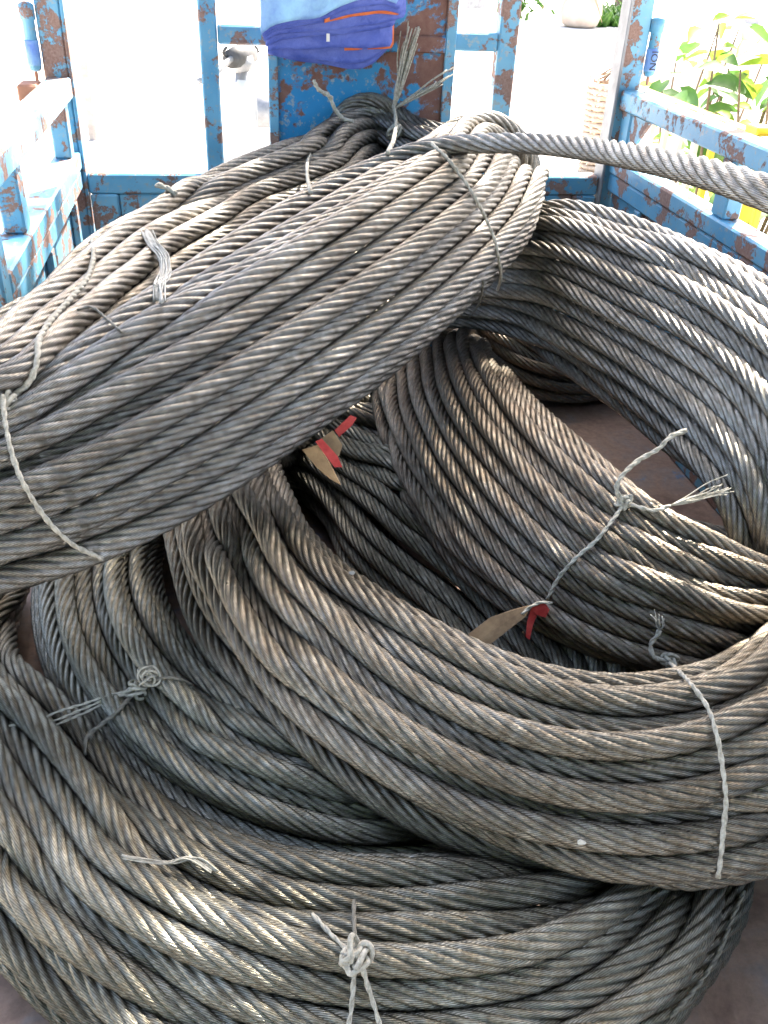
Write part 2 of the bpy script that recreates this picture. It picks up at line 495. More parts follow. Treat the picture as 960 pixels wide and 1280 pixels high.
# ================================================================== coils of wire rope
ROPES = []      # dicts: P (n,3), rad, closed, coil index, kind
def make_path(stations):
    """stations: ('p', px, py, z, a, b) photo pixel at height z, or ('w', x, y, z, a, b)"""
    out = []
    for s in stations:
        c = atz(s[1], s[2], s[3]) if s[0] == 'p' else np.array(s[1:4], float)
        out.append([*c, s[4], s[5]])
    return np.array(out)
def smooth_noise(n, closed, k=4, amp=1.0):
    t = np.linspace(0, 2*math.pi, n, endpoint=not closed)
    y = np.zeros(n)
    for i in range(1, k+1):
        y += RNG.normal()/i**0.7*np.sin(i*t+RNG.uniform(0, 6.28))
    return amp*y/1.6
def add_coil(idx, stations, D, nf, nb, closed, du=0.10, dv=0.10, step=0.017, front=(196, 344), back=(25, 155)):
    S = make_path(stations)
    L = spline(S, 400, closed)
    length = np.linalg.norm(np.diff(L[:, :3], axis=0), axis=1).sum()
    n = int(length/step)
    L = spline(S, n, closed)
    Cn, a, b = L[:, :3], L[:, 3], L[:, 4]
    T, _, _ = frames(Cn, closed)
    V = Cn-CAM; V /= np.linalg.norm(V, axis=1, keepdims=True)
    lat = np.cross(T, V); lat /= np.linalg.norm(lat, axis=1, keepdims=True)
    for _ in range(12):                       # soften the lateral direction along the bundle
        if closed:
            lat = (np.roll(lat, 1, 0)+2*lat+np.roll(lat, -1, 0))/4
        else:
            lat[1:-1] = (lat[:-2]+2*lat[1:-1]+lat[2:])/4
    lat -= T*np.sum(lat*T, 1, keepdims=True); lat /= np.linalg.norm(lat, axis=1, keepdims=True)
    dep = np.cross(lat, T); 
    dep *= np.sign(np.sum(dep*V, 1, keepdims=True))
    common = smooth_noise(n, closed, 3, 0.08)
    angs = list(np.linspace(front[0], front[1], nf))+list(np.linspace(back[0], back[1], nb))
    for i, al in enumerate(angs):
        th = R(al)+common+smooth_noise(n, closed, 4, 0.032)
        u = np.cos(th)*(1+smooth_noise(n, closed, 5, du)*0.5)
        v = np.sin(th)*(1+smooth_noise(n, closed, 5, dv))
        P = Cn+lat*(u*np.maximum(a-D/2, D/2))[:, None]+dep*(v*b)[:, None]
        ROPES.append(dict(P=P, rad=D/2, closed=closed, coil=idx, name='rope_turn', low=i >= nf))

# a = half width across the view, b = half thickness along the view (metres)
COIL_E = [('p', 285, 640, .20, .105, .085), ('p', 340, 758, .205, .112, .085), ('p', 448, 855, .21, .117, .085), ('p', 585, 934, .21, .118, .085),
          ('p', 730, 974, .21, .118, .085), ('p', 860, 968, .215, .118, .085), ('p', 975, 925, .22, .12, .085),
          ('w', .80, .80, .19, .11, .085), ('w', .86, .97, .14, .09, .07), ('w', .72, 1.18, .09, .08, .06), ('w', .55, 1.40, .08, .08, .06),
          ('w', .34, 1.62, .10, .08, .06), ('w', .12, 1.66, .14, .09, .07), ('w', -.02, 1.48, .18, .10, .08)]
COIL_F = [('w', -.235, 1.16, .105, .10, .075), ('w', -.175, .96, .105, .10, .08), ('w', -.07, .82, .10, .10, .08), ('w', .05, .735, .10, .10, .08),
          ('w', .18, .71, .09, .09, .07), ('w', .32, .75, .08, .10, .06), ('w', .44, .86, .09, .13, .06), ('w', .40, 1.07, .125, .155, .065),
          ('w', .285, 1.28, .135, .16, .065), ('w', .22, 1.47, .09, .10, .06), ('w', .10, 1.64, .08, .09, .06), ('w', -.10, 1.62, .08, .09, .06), ('w', -.22, 1.40, .095, .095, .07)]
COIL_G = [('w', -.44, 1.30, .08, .08, .06), ('w', -.45, 1.10, .085, .09, .065), ('w', -.41, .95, .085, .105, .07), ('p', 0, 955, .085, .115, .07), ('p', 70, 1055, .085, .12, .07), ('p', 160, 1140, .085, .12, .07), ('p', 290, 1205, .085, .125, .07),
          ('p', 450, 1238, .085, .135, .075), ('p', 620, 1232, .085, .135, .075), ('p', 732, 1196, .085, .108, .07), ('p', 808, 1134, .08, .09, .06),
          ('p', 846, 1050, .07, .085, .05), ('w', .56, .82, .06, .08, .045)]
COIL_B = [('p', 400, 400, .32, .09, .06), ('p', 510, 345, .37, .12, .06), ('p', 605, 333, .41, .135, .06), ('p', 690, 345, .43, .145, .06), ('p', 775, 383, .435, .15, .06),
          ('p', 850, 425, .43, .155, .06), ('p', 930, 487, .41, .15, .06), ('p', 985, 560, .37, .135, .06), ('p', 1010, 650, .30, .11, .06), ('p', 1015, 740, .20, .09, .05)]
COIL_C = [('p', 850, 480, .06, .06, .05), ('p', 770, 462, .07, .07, .05), ('p', 690, 460, .09, .09, .05), ('p', 620, 425, .13, .10, .05), ('p', 575, 408, .165, .11, .05), ('p', 545, 432, .20, .125, .055), ('p', 552, 492, .24, .135, .06), ('p', 588, 562, .26, .14, .06), ('p', 655, 640, .27, .138, .06), ('p', 745, 710, .26, .122, .06),
          ('p', 848, 752, .24, .105, .06), ('p', 945, 778, .20, .095, .055), ('p', 1040, 780, .14, .08, .05)]
COIL_A = [('p', 70, 600, .43, .115, .07), ('p', 210, 520, .465, .13, .07), ('p', 335, 437, .50, .135, .07), ('p', 445, 361, .535, .138, .07),
          ('p', 530, 298, .565, .138, .07), ('p', 585, 252, .585, .14, .07), ('p', 612, 216, .595, .13, .07), ('w', .575, 2.05, .54, .11, .065),
          ('w', .47, 2.15, .545, .085, .06), ('p', 458, 184, .555, .08, .06), ('p', 395, 222, .54, .085, .06), ('p', 300, 264, .52, .085, .06), ('p', 205, 324, .505, .085, .06),
          ('p', 135, 388, .50, .085, .06), ('p', 66, 452, .50, .08, .06), ('p', -15, 525, .495, .07, .065), ('w', -.43, 1.02, .48, .06, .07), ('w', -.525, .945, .45, .06, .075), ('w', -.52, .88, .42, .065, .075), ('w', -.43, .875, .405, .085, .075), ('p', -40, 640, .415, .10, .07)]
add_coil(0, COIL_A, 0.0330, 11, 6, True, 0.04, 0.12)
add_coil(1, COIL_B, 0.0315, 12, 6, False, 0.04, 0.08)
add_coil(2, COIL_C, 0.0280, 12, 6, False, 0.05, 0.12)
add_coil(3, COIL_E, 0.0310, 12, 6, True, 0.04, 0.10)
add_coil(4, COIL_F, 0.0280, 12, 5, True, 0.03, 0.06)
add_coil(5, COIL_G, 0.0325, 11, 5, False, 0.04, 0.10)
# the loose end of the top coil, leaving to the right
tail = make_path([('p', -150, 620, .47, 0, 0), ('p', -40, 552, .50, 0, 0), ('p', 60, 478, .54, 0, 0), ('p', 150, 408, .57, 0, 0), ('p', 300, 300, .61, 0, 0), ('p', 400, 240, .64, 0, 0), ('p', 480, 204, .665, 0, 0), ('p', 560, 184, .69, 0, 0),
                  ('p', 640, 178, .715, 0, 0), ('p', 720, 184, .745, 0, 0), ('p', 800, 197, .775, 0, 0), ('p', 880, 215, .795, 0, 0), ('p', 960, 240, .805, 0, 0), ('p', 1070, 285, .79, 0, 0), ('w', .89, .86, .755, 0, 0), ('w', 1.00, .80, .718, 0, 0), ('w', 1.07, .76, .66, 0, 0), ('w', 1.10, .73, .50, 0, 0), ('w', 1.105, .71, .25, 0, 0), ('w', 1.11, .70, 0.0, 0, 0), ('w', 1.13, .69, -.30, 0, 0)])[:, :3]
ROPES.append(dict(P=spline(tail, 130), rad=0.0168, closed=False, coil=0, name='rope_end', fixed=True))

stray = make_path([('w', -.50, .93, .44, 0, 0), ('w', -.49, 1.02, .50, 0, 0), ('w', -.43, 1.13, .52, 0, 0), ('p', 0, 448, .52, 0, 0), ('p', 58, 370, .52, 0, 0), ('p', 118, 304, .525, 0, 0), ('p', 200, 260, .53, 0, 0), ('p', 300, 222, .545, 0, 0),
                   ('p', 390, 192, .555, 0, 0), ('p', 465, 165, .57, 0, 0), ('w', .50, 2.2, .52, 0, 0)])[:, :3]
ROPES.append(dict(P=spline(stray, 90), rad=0.0155, closed=False, coil=0, name='rope_turn', fixed=True))

# ---- let the turns push each other apart, so that they lie side by side
def relax(iters=34):
    counts = [len(r['P']) for r in ROPES]
    P = np.vstack([r['P'] for r in ROPES]); P0 = P.copy()
    rid = np.repeat(np.arange(len(ROPES)), counts)
    rad = np.repeat([r['rad'] for r in ROPES], counts)
    fixed = np.repeat([0.15 if r.get('fixed') else 1.0 for r in ROPES], counts)
    off = np.r_[0, np.cumsum(counts)]
    cell = 0.040
    for it in range(iters):
        key = np.floor(P/cell).astype(np.int64)
        key -= key.min(0)
        dim = key.max(0)+3
        def flat(k):
            return (k[:, 0]+1)*dim[1]*dim[2]*4+(k[:, 1]+1)*dim[2]*2+(k[:, 2]+1)
        fk = flat(key); order = np.argsort(fk); sk = fk[order]
        disp = np.zeros_like(P); cnt = np.zeros(len(P))
        for dx in (-1, 0, 1):
            for dy in (-1, 0, 1):
                for dz in (-1, 0, 1):
                    nk = flat(key+np.array([dx, dy, dz]))
                    lo = np.searchsorted(sk, nk, 'left'); hi = np.searchsorted(sk, nk, 'right')
                    mx = (hi-lo).max()
                    for q in range(mx):
                        ok = lo+q < hi
                        i = np.nonzero(ok)[0]; j = order[lo[i]+q]
                        m = rid[i] != rid[j]
                        i, j = i[m], j[m]
                        d = P[i]-P[j]; L = np.linalg.norm(d, axis=1)+1e-9
                        pen = (rad[i]+rad[j])*0.995-L
                        m = pen > 0
                        if not m.any(): continue
                        i, d, L, pen = i[m], d[m], L[m], pen[m]
                        np.add.at(disp, i, d/L[:, None]*(pen*0.5)[:, None])
                        np.add.at(cnt, i, 1)
        P += disp/np.maximum(cnt, 1)[:, None]*1.15*fixed[:, None]
        P += (P0-P)*0.03
        for k, r in enumerate(ROPES):
            s = slice(off[k], off[k+1]); q = P[s]
            if r['closed']:
                P[s] = q+0.22*((np.roll(q, 1, 0)+np.roll(q, -1, 0))/2-q)
            else:
                P[s][1:-1] += 0.22*((q[:-2]+q[2:])/2-q[1:-1])
        P[:, 2] = np.maximum(P[:, 2], rad+0.001)
        P[:, 0] = np.minimum(P[:, 0], np.where((P[:, 2] < 0.70) & (P[:, 0] < XR+0.02), XR-0.004-rad, 9))
        lw = (P[:, 1] > 1.36) & (P[:, 2] < 0.72) & (P[:, 0] > XL-0.06)
        P[:, 0] = np.where(lw, np.maximum(P[:, 0], XL+0.004+rad), P[:, 0])
        P[:, 1] = np.minimum(P[:, 1], YE-0.03-rad)
    for k, r in enumerate(ROPES):
        r['P'] = P[off[k]:off[k+1]]
relax()

LAY = 7.0
NS = 8
PHI = np.radians([-102, -53, 0, 53, 102])
def rope_mesh(name, r, mat, parent):
    P, rad, closed = r['P'], r['rad'], r['closed']
    D = 2*rad
    length = np.linalg.norm(np.diff(np.vstack([P, P[:1]]) if closed else P, axis=0), axis=1).sum()
    n = max(8, int(length/((0.6 if r.get('low') else 0.34)*D)))
    Q = spline(P, n, closed)
    for _ in range(2):
        if closed: Q = (np.roll(Q, 1, 0)+2*Q+np.roll(Q, -1, 0))/4
        else: Q[1:-1] = (Q[:-2]+2*Q[1:-1]+Q[2:])/4
    T, U, V = frames(Q, closed)
    s = np.arange(n)*(length/n)
    tw = 2*math.pi*s/(LAY*D)
    if closed:
        u = U[-1]-T[0]*(U[-1] @ T[0]); u /= np.linalg.norm(u)
        hol = math.atan2(u @ V[0], u @ U[0])
        total = 2*math.pi*length/(LAY*D)
        want = round((total+hol)/(2*math.pi))*(2*math.pi)-hol
        tw *= want/total
    tw = tw+RNG.uniform(0, 6.28)+smooth_noise(n, closed, 14, 0.22)
    wob = 1+smooth_noise(n, closed, 16, 0.012)
    rs, rc = 0.140*D, 0.360*D
    ang = []; rr = []; ph = []
    for k in range(NS):
        for p in PHI:
            x = rc+rs*math.cos(p); y = rs*math.sin(p)
            ang.append(math.atan2(y, x)+k*2*math.pi/NS); rr.append(math.hypot(x, y)); ph.append(p)
    ang = np.array(ang); rr = np.array(rr); ph = np.array(ph); m = len(ang)
    A = ang[None, :]+tw[:, None]
    RR = rr[None, :]*wob[:, None]
    v = Q[:, None, :]+(RR*np.cos(A))[:, :, None]*U[:, None, :]+(RR*np.sin(A))[:, :, None]*V[:, None, :]
    v = v.reshape(-1, 3)-root_loc(parent)
    wire = (ph[None, :]+(3.25*s/D)[:, None]).reshape(-1)
    ni = n if closed else n-1
    i = np.arange(ni)[:, None]; k = np.arange(m)[None, :]
    j = (i+1) % n; k2 = (k+1) % m
    quads = np.stack([i*m+k, i*m+k2, j*m+k2, j*m+k], -1).reshape(-1, 4)
    faces = quads.reshape(-1).astype(np.int32)
    me = bpy.data.meshes.new(name)
    extra = [] if closed else [np.arange(m-1, -1, -1), (n-1)*m+np.arange(m)]
    nq = len(quads); nl = nq*4+sum(len(e) for e in extra)
    me.vertices.add(len(v)); me.vertices.foreach_set('co', v.reshape(-1).astype(np.float32))
    me.loops.add(nl); me.loops.foreach_set('vertex_index', np.concatenate([faces]+[e.astype(np.int32) for e in extra]).astype(np.int32))
    me.polygons.add(nq+len(extra))
    st = np.concatenate([np.arange(nq)*4, [nq*4+q*m for q in range(len(extra))]]).astype(np.int32)
    me.polygons.foreach_set('loop_start', st)
    me.polygons.foreach_set('use_smooth', np.ones(nq+len(extra), dtype=bool))
    at = me.attributes.new('wire', 'FLOAT', 'POINT')
    at.data.foreach_set('value', wire.astype(np.float32))
    me.materials.append(mat)
    me.update(calc_edges=True); me.validate()
    o = bpy.data.objects.new(name, me); col.objects.link(o); o.parent = parent
    return o

COILS = [
    ('topmost warm grey steel wire rope coil, its loose end reaching to the right', (0.05, 1.45, 0.45), 'rope_top'),
    ('grey steel wire rope coil arching along the right wall of the truck bed', (0.7, 1.5, 0.35), 'rope_right'),
    ('brownish steel wire rope coil in the middle, knotted beside the bare floor patch', (0.5, 1.1, 0.2), 'rope_mid'),
    ('big tan steel wire rope coil across the front, bound by a twine on the right', (0.42, 1.0, 0.1), 'rope_front'),
    ('grey green steel wire rope coil half hidden under the big front coil, knotted at left', (0.05, 1.05, 0.0), 'rope_under'),
    ('dark steel wire rope coil lying lowest, along the bottom edge of the photo', (0.14, 0.7, 0.0), 'rope_floor')]
coil_objs = []
for lab, loc, mk in COILS:
    coil_objs.append(thing('rope_coil', loc, lab, 'rope coil', 'wire rope coils piled in the truck bed'))
for r in ROPES:
    rope_mesh(r['name'], r, M[COILS[r['coil']][2]], coil_objs[r['coil']])

# ---- surface of the rope pile along the camera's pixel grid: where a twine lies
ALLP = np.vstack([spline(r['P'], len(r['P'])*3, r['closed']) for r in ROPES])
ALLR = np.concatenate([np.full(len(r['P'])*3, r['rad']) for r in ROPES])
def surf(px, py, lift=0.0):
    d = ray(px, py); d = d/np.linalg.norm(d)
    w = ALLP-CAM; t = w @ d
    q = np.linalg.norm(w-t[:, None]*d, axis=1)
    ok = q < ALLR*0.98
    if not ok.any():
        k = np.argmin(q-ALLR); return CAM+d*(t[k]-lift)
    th = t[ok]-np.sqrt(ALLR[ok]**2-q[ok]**2)
    return CAM+d*(th.min()-lift)
def surf_path(pts, rad, n=40, sm=3):
    S = spline(np.array([(p[0], p[1], 0) for p in pts], float), n)
    D = np.array([ray(x, y)/np.linalg.norm(ray(x, y)) for x, y, _ in S])
    t0 = np.array([np.linalg.norm(surf(x, y, rad*0.8)-CAM) for x, y, _ in S])
    t = t0.copy()
    for _ in range(sm*14):                     # pulled tight over the gaps between turns
        t[1:-1] = np.minimum(t0[1:-1], 0.5*(t[:-2]+t[2:]))
    for _ in range(2):
        t[1:-1] = 0.5*t[1:-1]+0.25*(t[:-2]+t[2:])
    return CAM+D*t[:, None]
def twist_tube(P, rad, turns_len=0.03, n=6):
    """two-ply cord"""
    P = spline(P, max(12, int(np.linalg.norm(np.diff(P, axis=0), axis=1).sum()/(rad*1.6))))
    T, U, V = frames(P, False)
    s = np.r_[0, np.cumsum(np.linalg.norm(np.diff(P, axis=0), axis=1))]
    mb = MB()
    for k in range(2):
        a = 2*math.pi*s/turns_len+k*math.pi
        mb.tube(P+rad*0.36*(np.cos(a)[:, None]*U+np.sin(a)[:, None]*V), rad*0.58*(1+0.14*np.sin(s*90+k)+0.1*np.sin(s*233+2*k)), n)
    return mb
def knot(c, size, rad, mat, parent, seed=0):
    size *= 0.72; rad *= 0.85
    rg = np.random.default_rng(seed)
    t = np.linspace(0, 2*math.pi, 90, endpoint=False)
    mb = MB()
    A = rg.normal(size=(3, 3)); q, _ = np.linalg.qr(A)
    for k, (p_, q_) in enumerate(((2, 3), (3, 2))):
        rr = 1+0.45*np.cos(q_*t)
        K = np.stack([rr*np.cos(p_*t), rr*np.sin(p_*t), 0.6*np.sin(q_*t)], 1)*size*(0.52-0.12*k)
        K = K @ (q if k == 0 else q[:, [1, 2, 0]])
        for h in (3, 5, 7):
            K = K+size*0.07*np.sin(h*t+rg.uniform(0, 6.28))[:, None]*rg.normal(size=3)
        mb.tube(np.asarray(c)+K, rad, 6, True)
    return mb.build('knot', mat, parent, True)
def fray(base, tip, n, spread, rad, mat, parent, name='frayed_end', seed=1):
    rg = np.random.default_rng(seed)
    mb = MB(); base = np.asarray(base); tip = np.asarray(tip)
    L = np.linalg.norm(tip-base)
    for k in range(n):
        e = tip+rg.normal(size=3)*spread*L
        m1 = base+(e-base)*0.35+rg.normal(size=3)*spread*L*0.25
        m2 = base+(e-base)*0.7+rg.normal(size=3)*spread*L*0.35
        P = spline(np.array([base, m1, m2, base+(e-base)*rg.uniform(0.75, 1.1)]), 12)
        mb.tube(P, np.linspace(rad, rad*0.5, 12), 4)
    return mb.build(name, mat, parent, True)

def strip(parent, pts, n, wpx, rad, mat, seed, name='frayed_twine'):
    rg = np.random.default_rng(seed); mb = MB()
    for k in range(n):
        o = rg.normal(size=2)*wpx*0.5
        q = [(p[0]+o[0]+rg.normal()*wpx*0.22, p[1]+o[1]*0.4+rg.normal()*wpx*0.12) for p in pts]
        P = surf_path(q, rad, 20, 2)
        P = P-(P-CAM)/np.linalg.norm(P-CAM, axis=1, keepdims=True)*rg.uniform(0, rad*3)
        mb.tube(P, rad*rg.uniform(.6, 1.2), 4)
    return mb.build(name, mat, parent, True)
cA, cB, cC, cE, cF, cG = coil_objs
def lifted(px, py, l):
    return surf(px, py, l)
def bind(parent, pts, rad, mat=None, n=44, sm=3):
    return twist_tube(surf_path([(p[0]+random.uniform(-1.5, 1.5), p[1]+random.uniform(-1.5, 1.5)) for p in pts], rad, n, sm), rad*0.85).build('binding_twine', mat or M['twine'], parent, True)
# top coil: ties
bind(cA, [(540, 180), (562, 203), (588, 238), (608, 272), (621, 305), (627, 345), (622, 362)], 0.0042)
bind(cA, [(606, 352), (598, 378), (586, 398)], 0.0028, M['twine_dark'], 14)
bind(cA, [(2, 495), (6, 530), (18, 575), (36, 615), (64, 655), (92, 682), (128, 700)], 0.0040)
bind(cA, [(117, 300), (116, 326), (108, 350), (88, 374), (64, 398), (50, 424), (46, 452), (36, 478), (10, 500)], 0.0052, M['twine'], 44, 8)
bind(cA, [(388, 192), (385, 206), (386, 222), (388, 242)], 0.0045, M['twine'], 20)
bind(cA, [(95, 388), (115, 384), (135, 400), (152, 414)], 0.0024, M['twine_dark'], 20)
k0 = surf(10, 502, 0.008)
knot(k0, 0.022, 0.003, M['twine'], cA, 3)
strip(cA, [(184, 288), (192, 304), (203, 318), (207, 336), (200, 352), (198, 376)], 16, 7, 0.0012, M['poly'], 4)
strip(cA, [(200, 322), (209, 334), (208, 348), (196, 358)], 8, 6, 0.0010, M['poly'], 5)
# big frayed tie at the crest
kc = surf(494, 165, 0.012)
knot(kc, 0.034, 0.0045, M['twine'], cA, 8)
bind(cA, [(492, 130), (496, 150), (492, 172), (484, 192)], 0.006, M['twine'], 20)
k1 = surf(492, 136, 0.01)
dk = np.linalg.norm(k1-CAM)/np.linalg.norm(ray(492, 136))
fray(k1, aty(510, 40, min(k1[1]+.03, YE-.07)), 14, 0.045, 0.0030, M['twine'], cA, 'frayed_end', 9)
fray(k1, aty(524, 38, min(k1[1]+.03, YE-.07)), 12, 0.04, 0.0030, M['twine'], cA, 'frayed_end', 10)
fray(k1, aty(562, 94, min(k1[1], YE-.07)), 8, 0.07, 0.0026, M['twine'], cA, 'frayed_end', 11)
s0 = surf(442, 152, 0.004); ds = np.linalg.norm(s0-CAM)/np.linalg.norm(ray(442, 152))
ys = min(s0[1], YE-.07)
twist_tube(np.array([s0, aty(428, 148, ys), aty(417, 133, ys), aty(412, 120, ys), aty(398, 112, ys), aty(392, 100, ys)]), 0.0060).build('loose_end', M['twine'], cA, True)
s0 = surf(220, 243, 0.004); ds = np.linalg.norm(s0-CAM)/np.linalg.norm(ray(220, 243))
twist_tube(np.array([s0, atd(212, 237, ds), atd(200, 232, ds), atd(194, 233, ds)]), 0.0055).build('loose_end', M['twine'], cA, True)
# middle coil: knot and two tails
kC = surf(780, 628, 0.008)
dC = np.linalg.norm(kC-CAM)/np.linalg.norm(ray(780, 628))
knot(kC, 0.022, 0.0028, M['twine'], cC, 12)
bind(cC, [(780, 630), (766, 652), (745, 678), (722, 696), (700, 722), (684, 748)], 0.0038)
twist_tube(np.array([kC, atd(770, 612, dC-.01), atd(778, 594, dC-.01), atd(800, 574, dC), atd(822, 562, dC), atd(838, 546, dC), atd(858, 538, dC)]), 0.0042).build('loose_end', M['twine'], cC, True)
e1 = atd(838, 632, dC-.02)
twist_tube(np.array([kC, atd(800, 634, dC-.015), atd(818, 638, dC-.02), e1]), 0.0034).build('loose_end', M['twine'], cC, True)
fray(e1, atd(908, 606, dC-.03), 14, 0.09, 0.0014, M['twine'], cC, 'frayed_end', 14)
# front coil: knot at the inner edge and the long tie
kE = surf(838, 826, 0.008)
dE = np.linalg.norm(kE-CAM)/np.linalg.norm(ray(838, 826))
knot(kE, 0.021, 0.0028, M['twine'], cE, 15)
bind(cE, [(838, 828), (862, 852), (884, 884), (897, 920), (904, 960), (906, 1000), (905, 1040), (901, 1076), (897, 1098)], 0.0036)
twist_tube(np.array([kE, surf(818, 822, .012), surf(813, 806, .02), surf(821, 795, .02), surf(824, 788, .022)]), 0.0040).build('loose_end', M['twine'], cE, True)
fray(surf(824, 788, .022), surf(821, 768, .03), 7, 0.2, 0.0012, M['poly'], cE, 'frayed_end', 16)
# half hidden coil: knot with long tails to the left
kF = surf(172, 862, 0.010)
dF = np.linalg.norm(kF-CAM)/np.linalg.norm(ray(172, 862))
knot(kF, 0.026, 0.0028, M['twine'], cF, 17)
knot(surf(186, 846, 0.010), 0.030, 0.0018, M['twine'], cF, 18)
for k, ey in enumerate((938, 916, 950)):
    twist_tube(np.array([kF, atd(140, 868+k*3, dF-.012), atd(104, 880+k*6, dF-.02), atd(60, 895+k*8, dF-.03), atd(8, ey-8, dF-.03), atd(-24, ey+8, dF-.02)]), 0.0019).build('loose_end', M['twine'], cF, True)
bind(cF, [(168, 868), (146, 890), (124, 906), (108, 922), (106, 945)], 0.0036, M['twine_dark'], 24)
bind(cF, [(186, 852), (206, 846), (226, 850), (240, 856)], 0.0030, M['twine_dark'], 16)
# lowest coil: knot with two tails hanging down
kG = surf(446, 1196, 0.010)
knot(kG, 0.026, 0.0034, M['twine'], cG, 21)
knot(surf(436, 1198, 0.012), 0.016, 0.0030, M['twine'], cG, 22)
bind(cG, [(392, 1144), (410, 1164), (430, 1184), (444, 1194)], 0.0034, M['twine'], 16)
bind(cG, [(444, 1126), (444, 1150), (444, 1176)], 0.0032, M['twine_dark'], 12)
bind(cG, [(444, 1204), (442, 1232), (438, 1262), (434, 1290)], 0.0036, M['twine'], 20)
bind(cG, [(452, 1204), (460, 1232), (468, 1262), (480, 1292)], 0.0036, M['twine'], 20)
strip(cG, [(160, 1072), (186, 1077), (214, 1079), (240, 1074), (268, 1090)], 9, 7, 0.0010, M['twine'], 23)
bind(cG, [(930, 1115), (915, 1150), (898, 1190), (872, 1230), (838, 1272)], 0.0032, M['twine_dark'], 24)

# ================================================================== paper tags with red ribbon
def sheet(pts, th, wav=0.0, seed=0):
    """thin plate from a ring of 3-D points"""
    P = np.asarray(pts, float); n = len(P)
    nr = np.cross(P[1]-P[0], P[2]-P[0]); nr /= np.linalg.norm(nr)
    if nr @ (P.mean(0)-CAM) > 0: nr = -nr
    mb = MB()
    f = [tuple(range(n)), tuple(range(2*n-1, n-1, -1))]+[(i, i+n, (i+1) % n+n, (i+1) % n) for i in range(n)]
    mb.add(np.vstack([P+nr*th/2, P-nr*th/2]), f)
    return mb
def dpt(px, py, lift):
    return surf(px, py, lift)
t1 = thing('cardboard_tag', surf(625, 785, 0.02), 'flat brown cardboard tag with red ribbon at the foot of the brownish middle coil', 'tag')
d1 = np.linalg.norm(surf(686, 762, 0.0)-CAM)/np.linalg.norm(ray(686, 762))
sheet([atd(586, 792, d1+.03), atd(612, 772, d1+.02), atd(640, 762, d1+.01), atd(664, 756, d1-.005), atd(658, 770, d1-.005), atd(640, 784, d1), atd(612, 806, d1+.01), atd(590, 806, d1+.02)], 0.0018).build('card', M['card'], t1)
sheet([atd(662, 758, d1-.008), atd(682, 754, d1-.012), atd(687, 762, d1-.012), atd(682, 772, d1-.008), atd(670, 768, d1-.008)], 0.001).build('ribbon', M['ribbon'], t1)
sheet([atd(664, 760, d1-.006), atd(673, 764, d1-.006), atd(666, 782, d1-.002), atd(662, 800, d1), atd(657, 796, d1), atd(659, 776, d1-.004)], 0.001).build('ribbon', M['ribbon'], t1)
twist_tube(np.array([atd(652, 768, d1-.01), atd(664, 758, d1-.012), atd(677, 753, d1-.014), atd(690, 754, d1-.012)]), 0.0026).build('tie_string', M['twine'], t1, True)
t2 = thing('cardboard_tag', surf(405, 575, 0.02), 'torn cardboard tag with red tape poking out below the top coil', 'tag')
d2 = np.linalg.norm(surf(378, 520, 0.0)-CAM)/np.linalg.norm(ray(378, 520))+0.05
sheet([atd(378, 562, d2), atd(398, 556, d2-.01), atd(412, 578, d2-.012), atd(426, 606, d2-.01), atd(412, 598, d2), atd(396, 584, d2)], 0.002).build('card', M['card'], t2)
sheet([atd(396, 552, d2+.012), atd(416, 538, d2+.012), atd(428, 556, d2+.012), atd(424, 570, d2+.012), atd(410, 572, d2+.012)], 0.002).build('card', M['card'], t2)
sheet([atd(394, 552, d2-.014), atd(402, 548, d2-.014), atd(422, 570, d2-.014), atd(428, 584, d2-.014), atd(418, 584, d2-.014)], 0.0012).build('red_tape', M['ribbon'], t2)
sheet([atd(418, 538, d2+.02), atd(438, 519, d2+.02), atd(446, 522, d2+.02), atd(440, 532, d2+.02), atd(424, 546, d2+.02)], 0.0012).build('red_tape', M['ribbon'], t2)
# small pale chips lying on the ropes
for k, (px, py, lab) in enumerate(((727, 1053, 'small pale chip stuck on the lowest turn of the front coil'), (440, 716, 'white chip on the inner turn of the front coil'))):
    c = surf(px, py, 0.001)
    rg = np.random.default_rng(k)
    m = MB(); pts = []
    for a in range(7):
        q = 2*math.pi*a/7
        pts.append(c+RT*math.cos(q)*0.0045*rg.uniform(.7, 1.2)+UP*math.sin(q)*0.0028*rg.uniform(.7, 1.2))
    o = sheet(pts, 0.003).build('chip', M['chip'])
    tag(o, lab, 'chip')

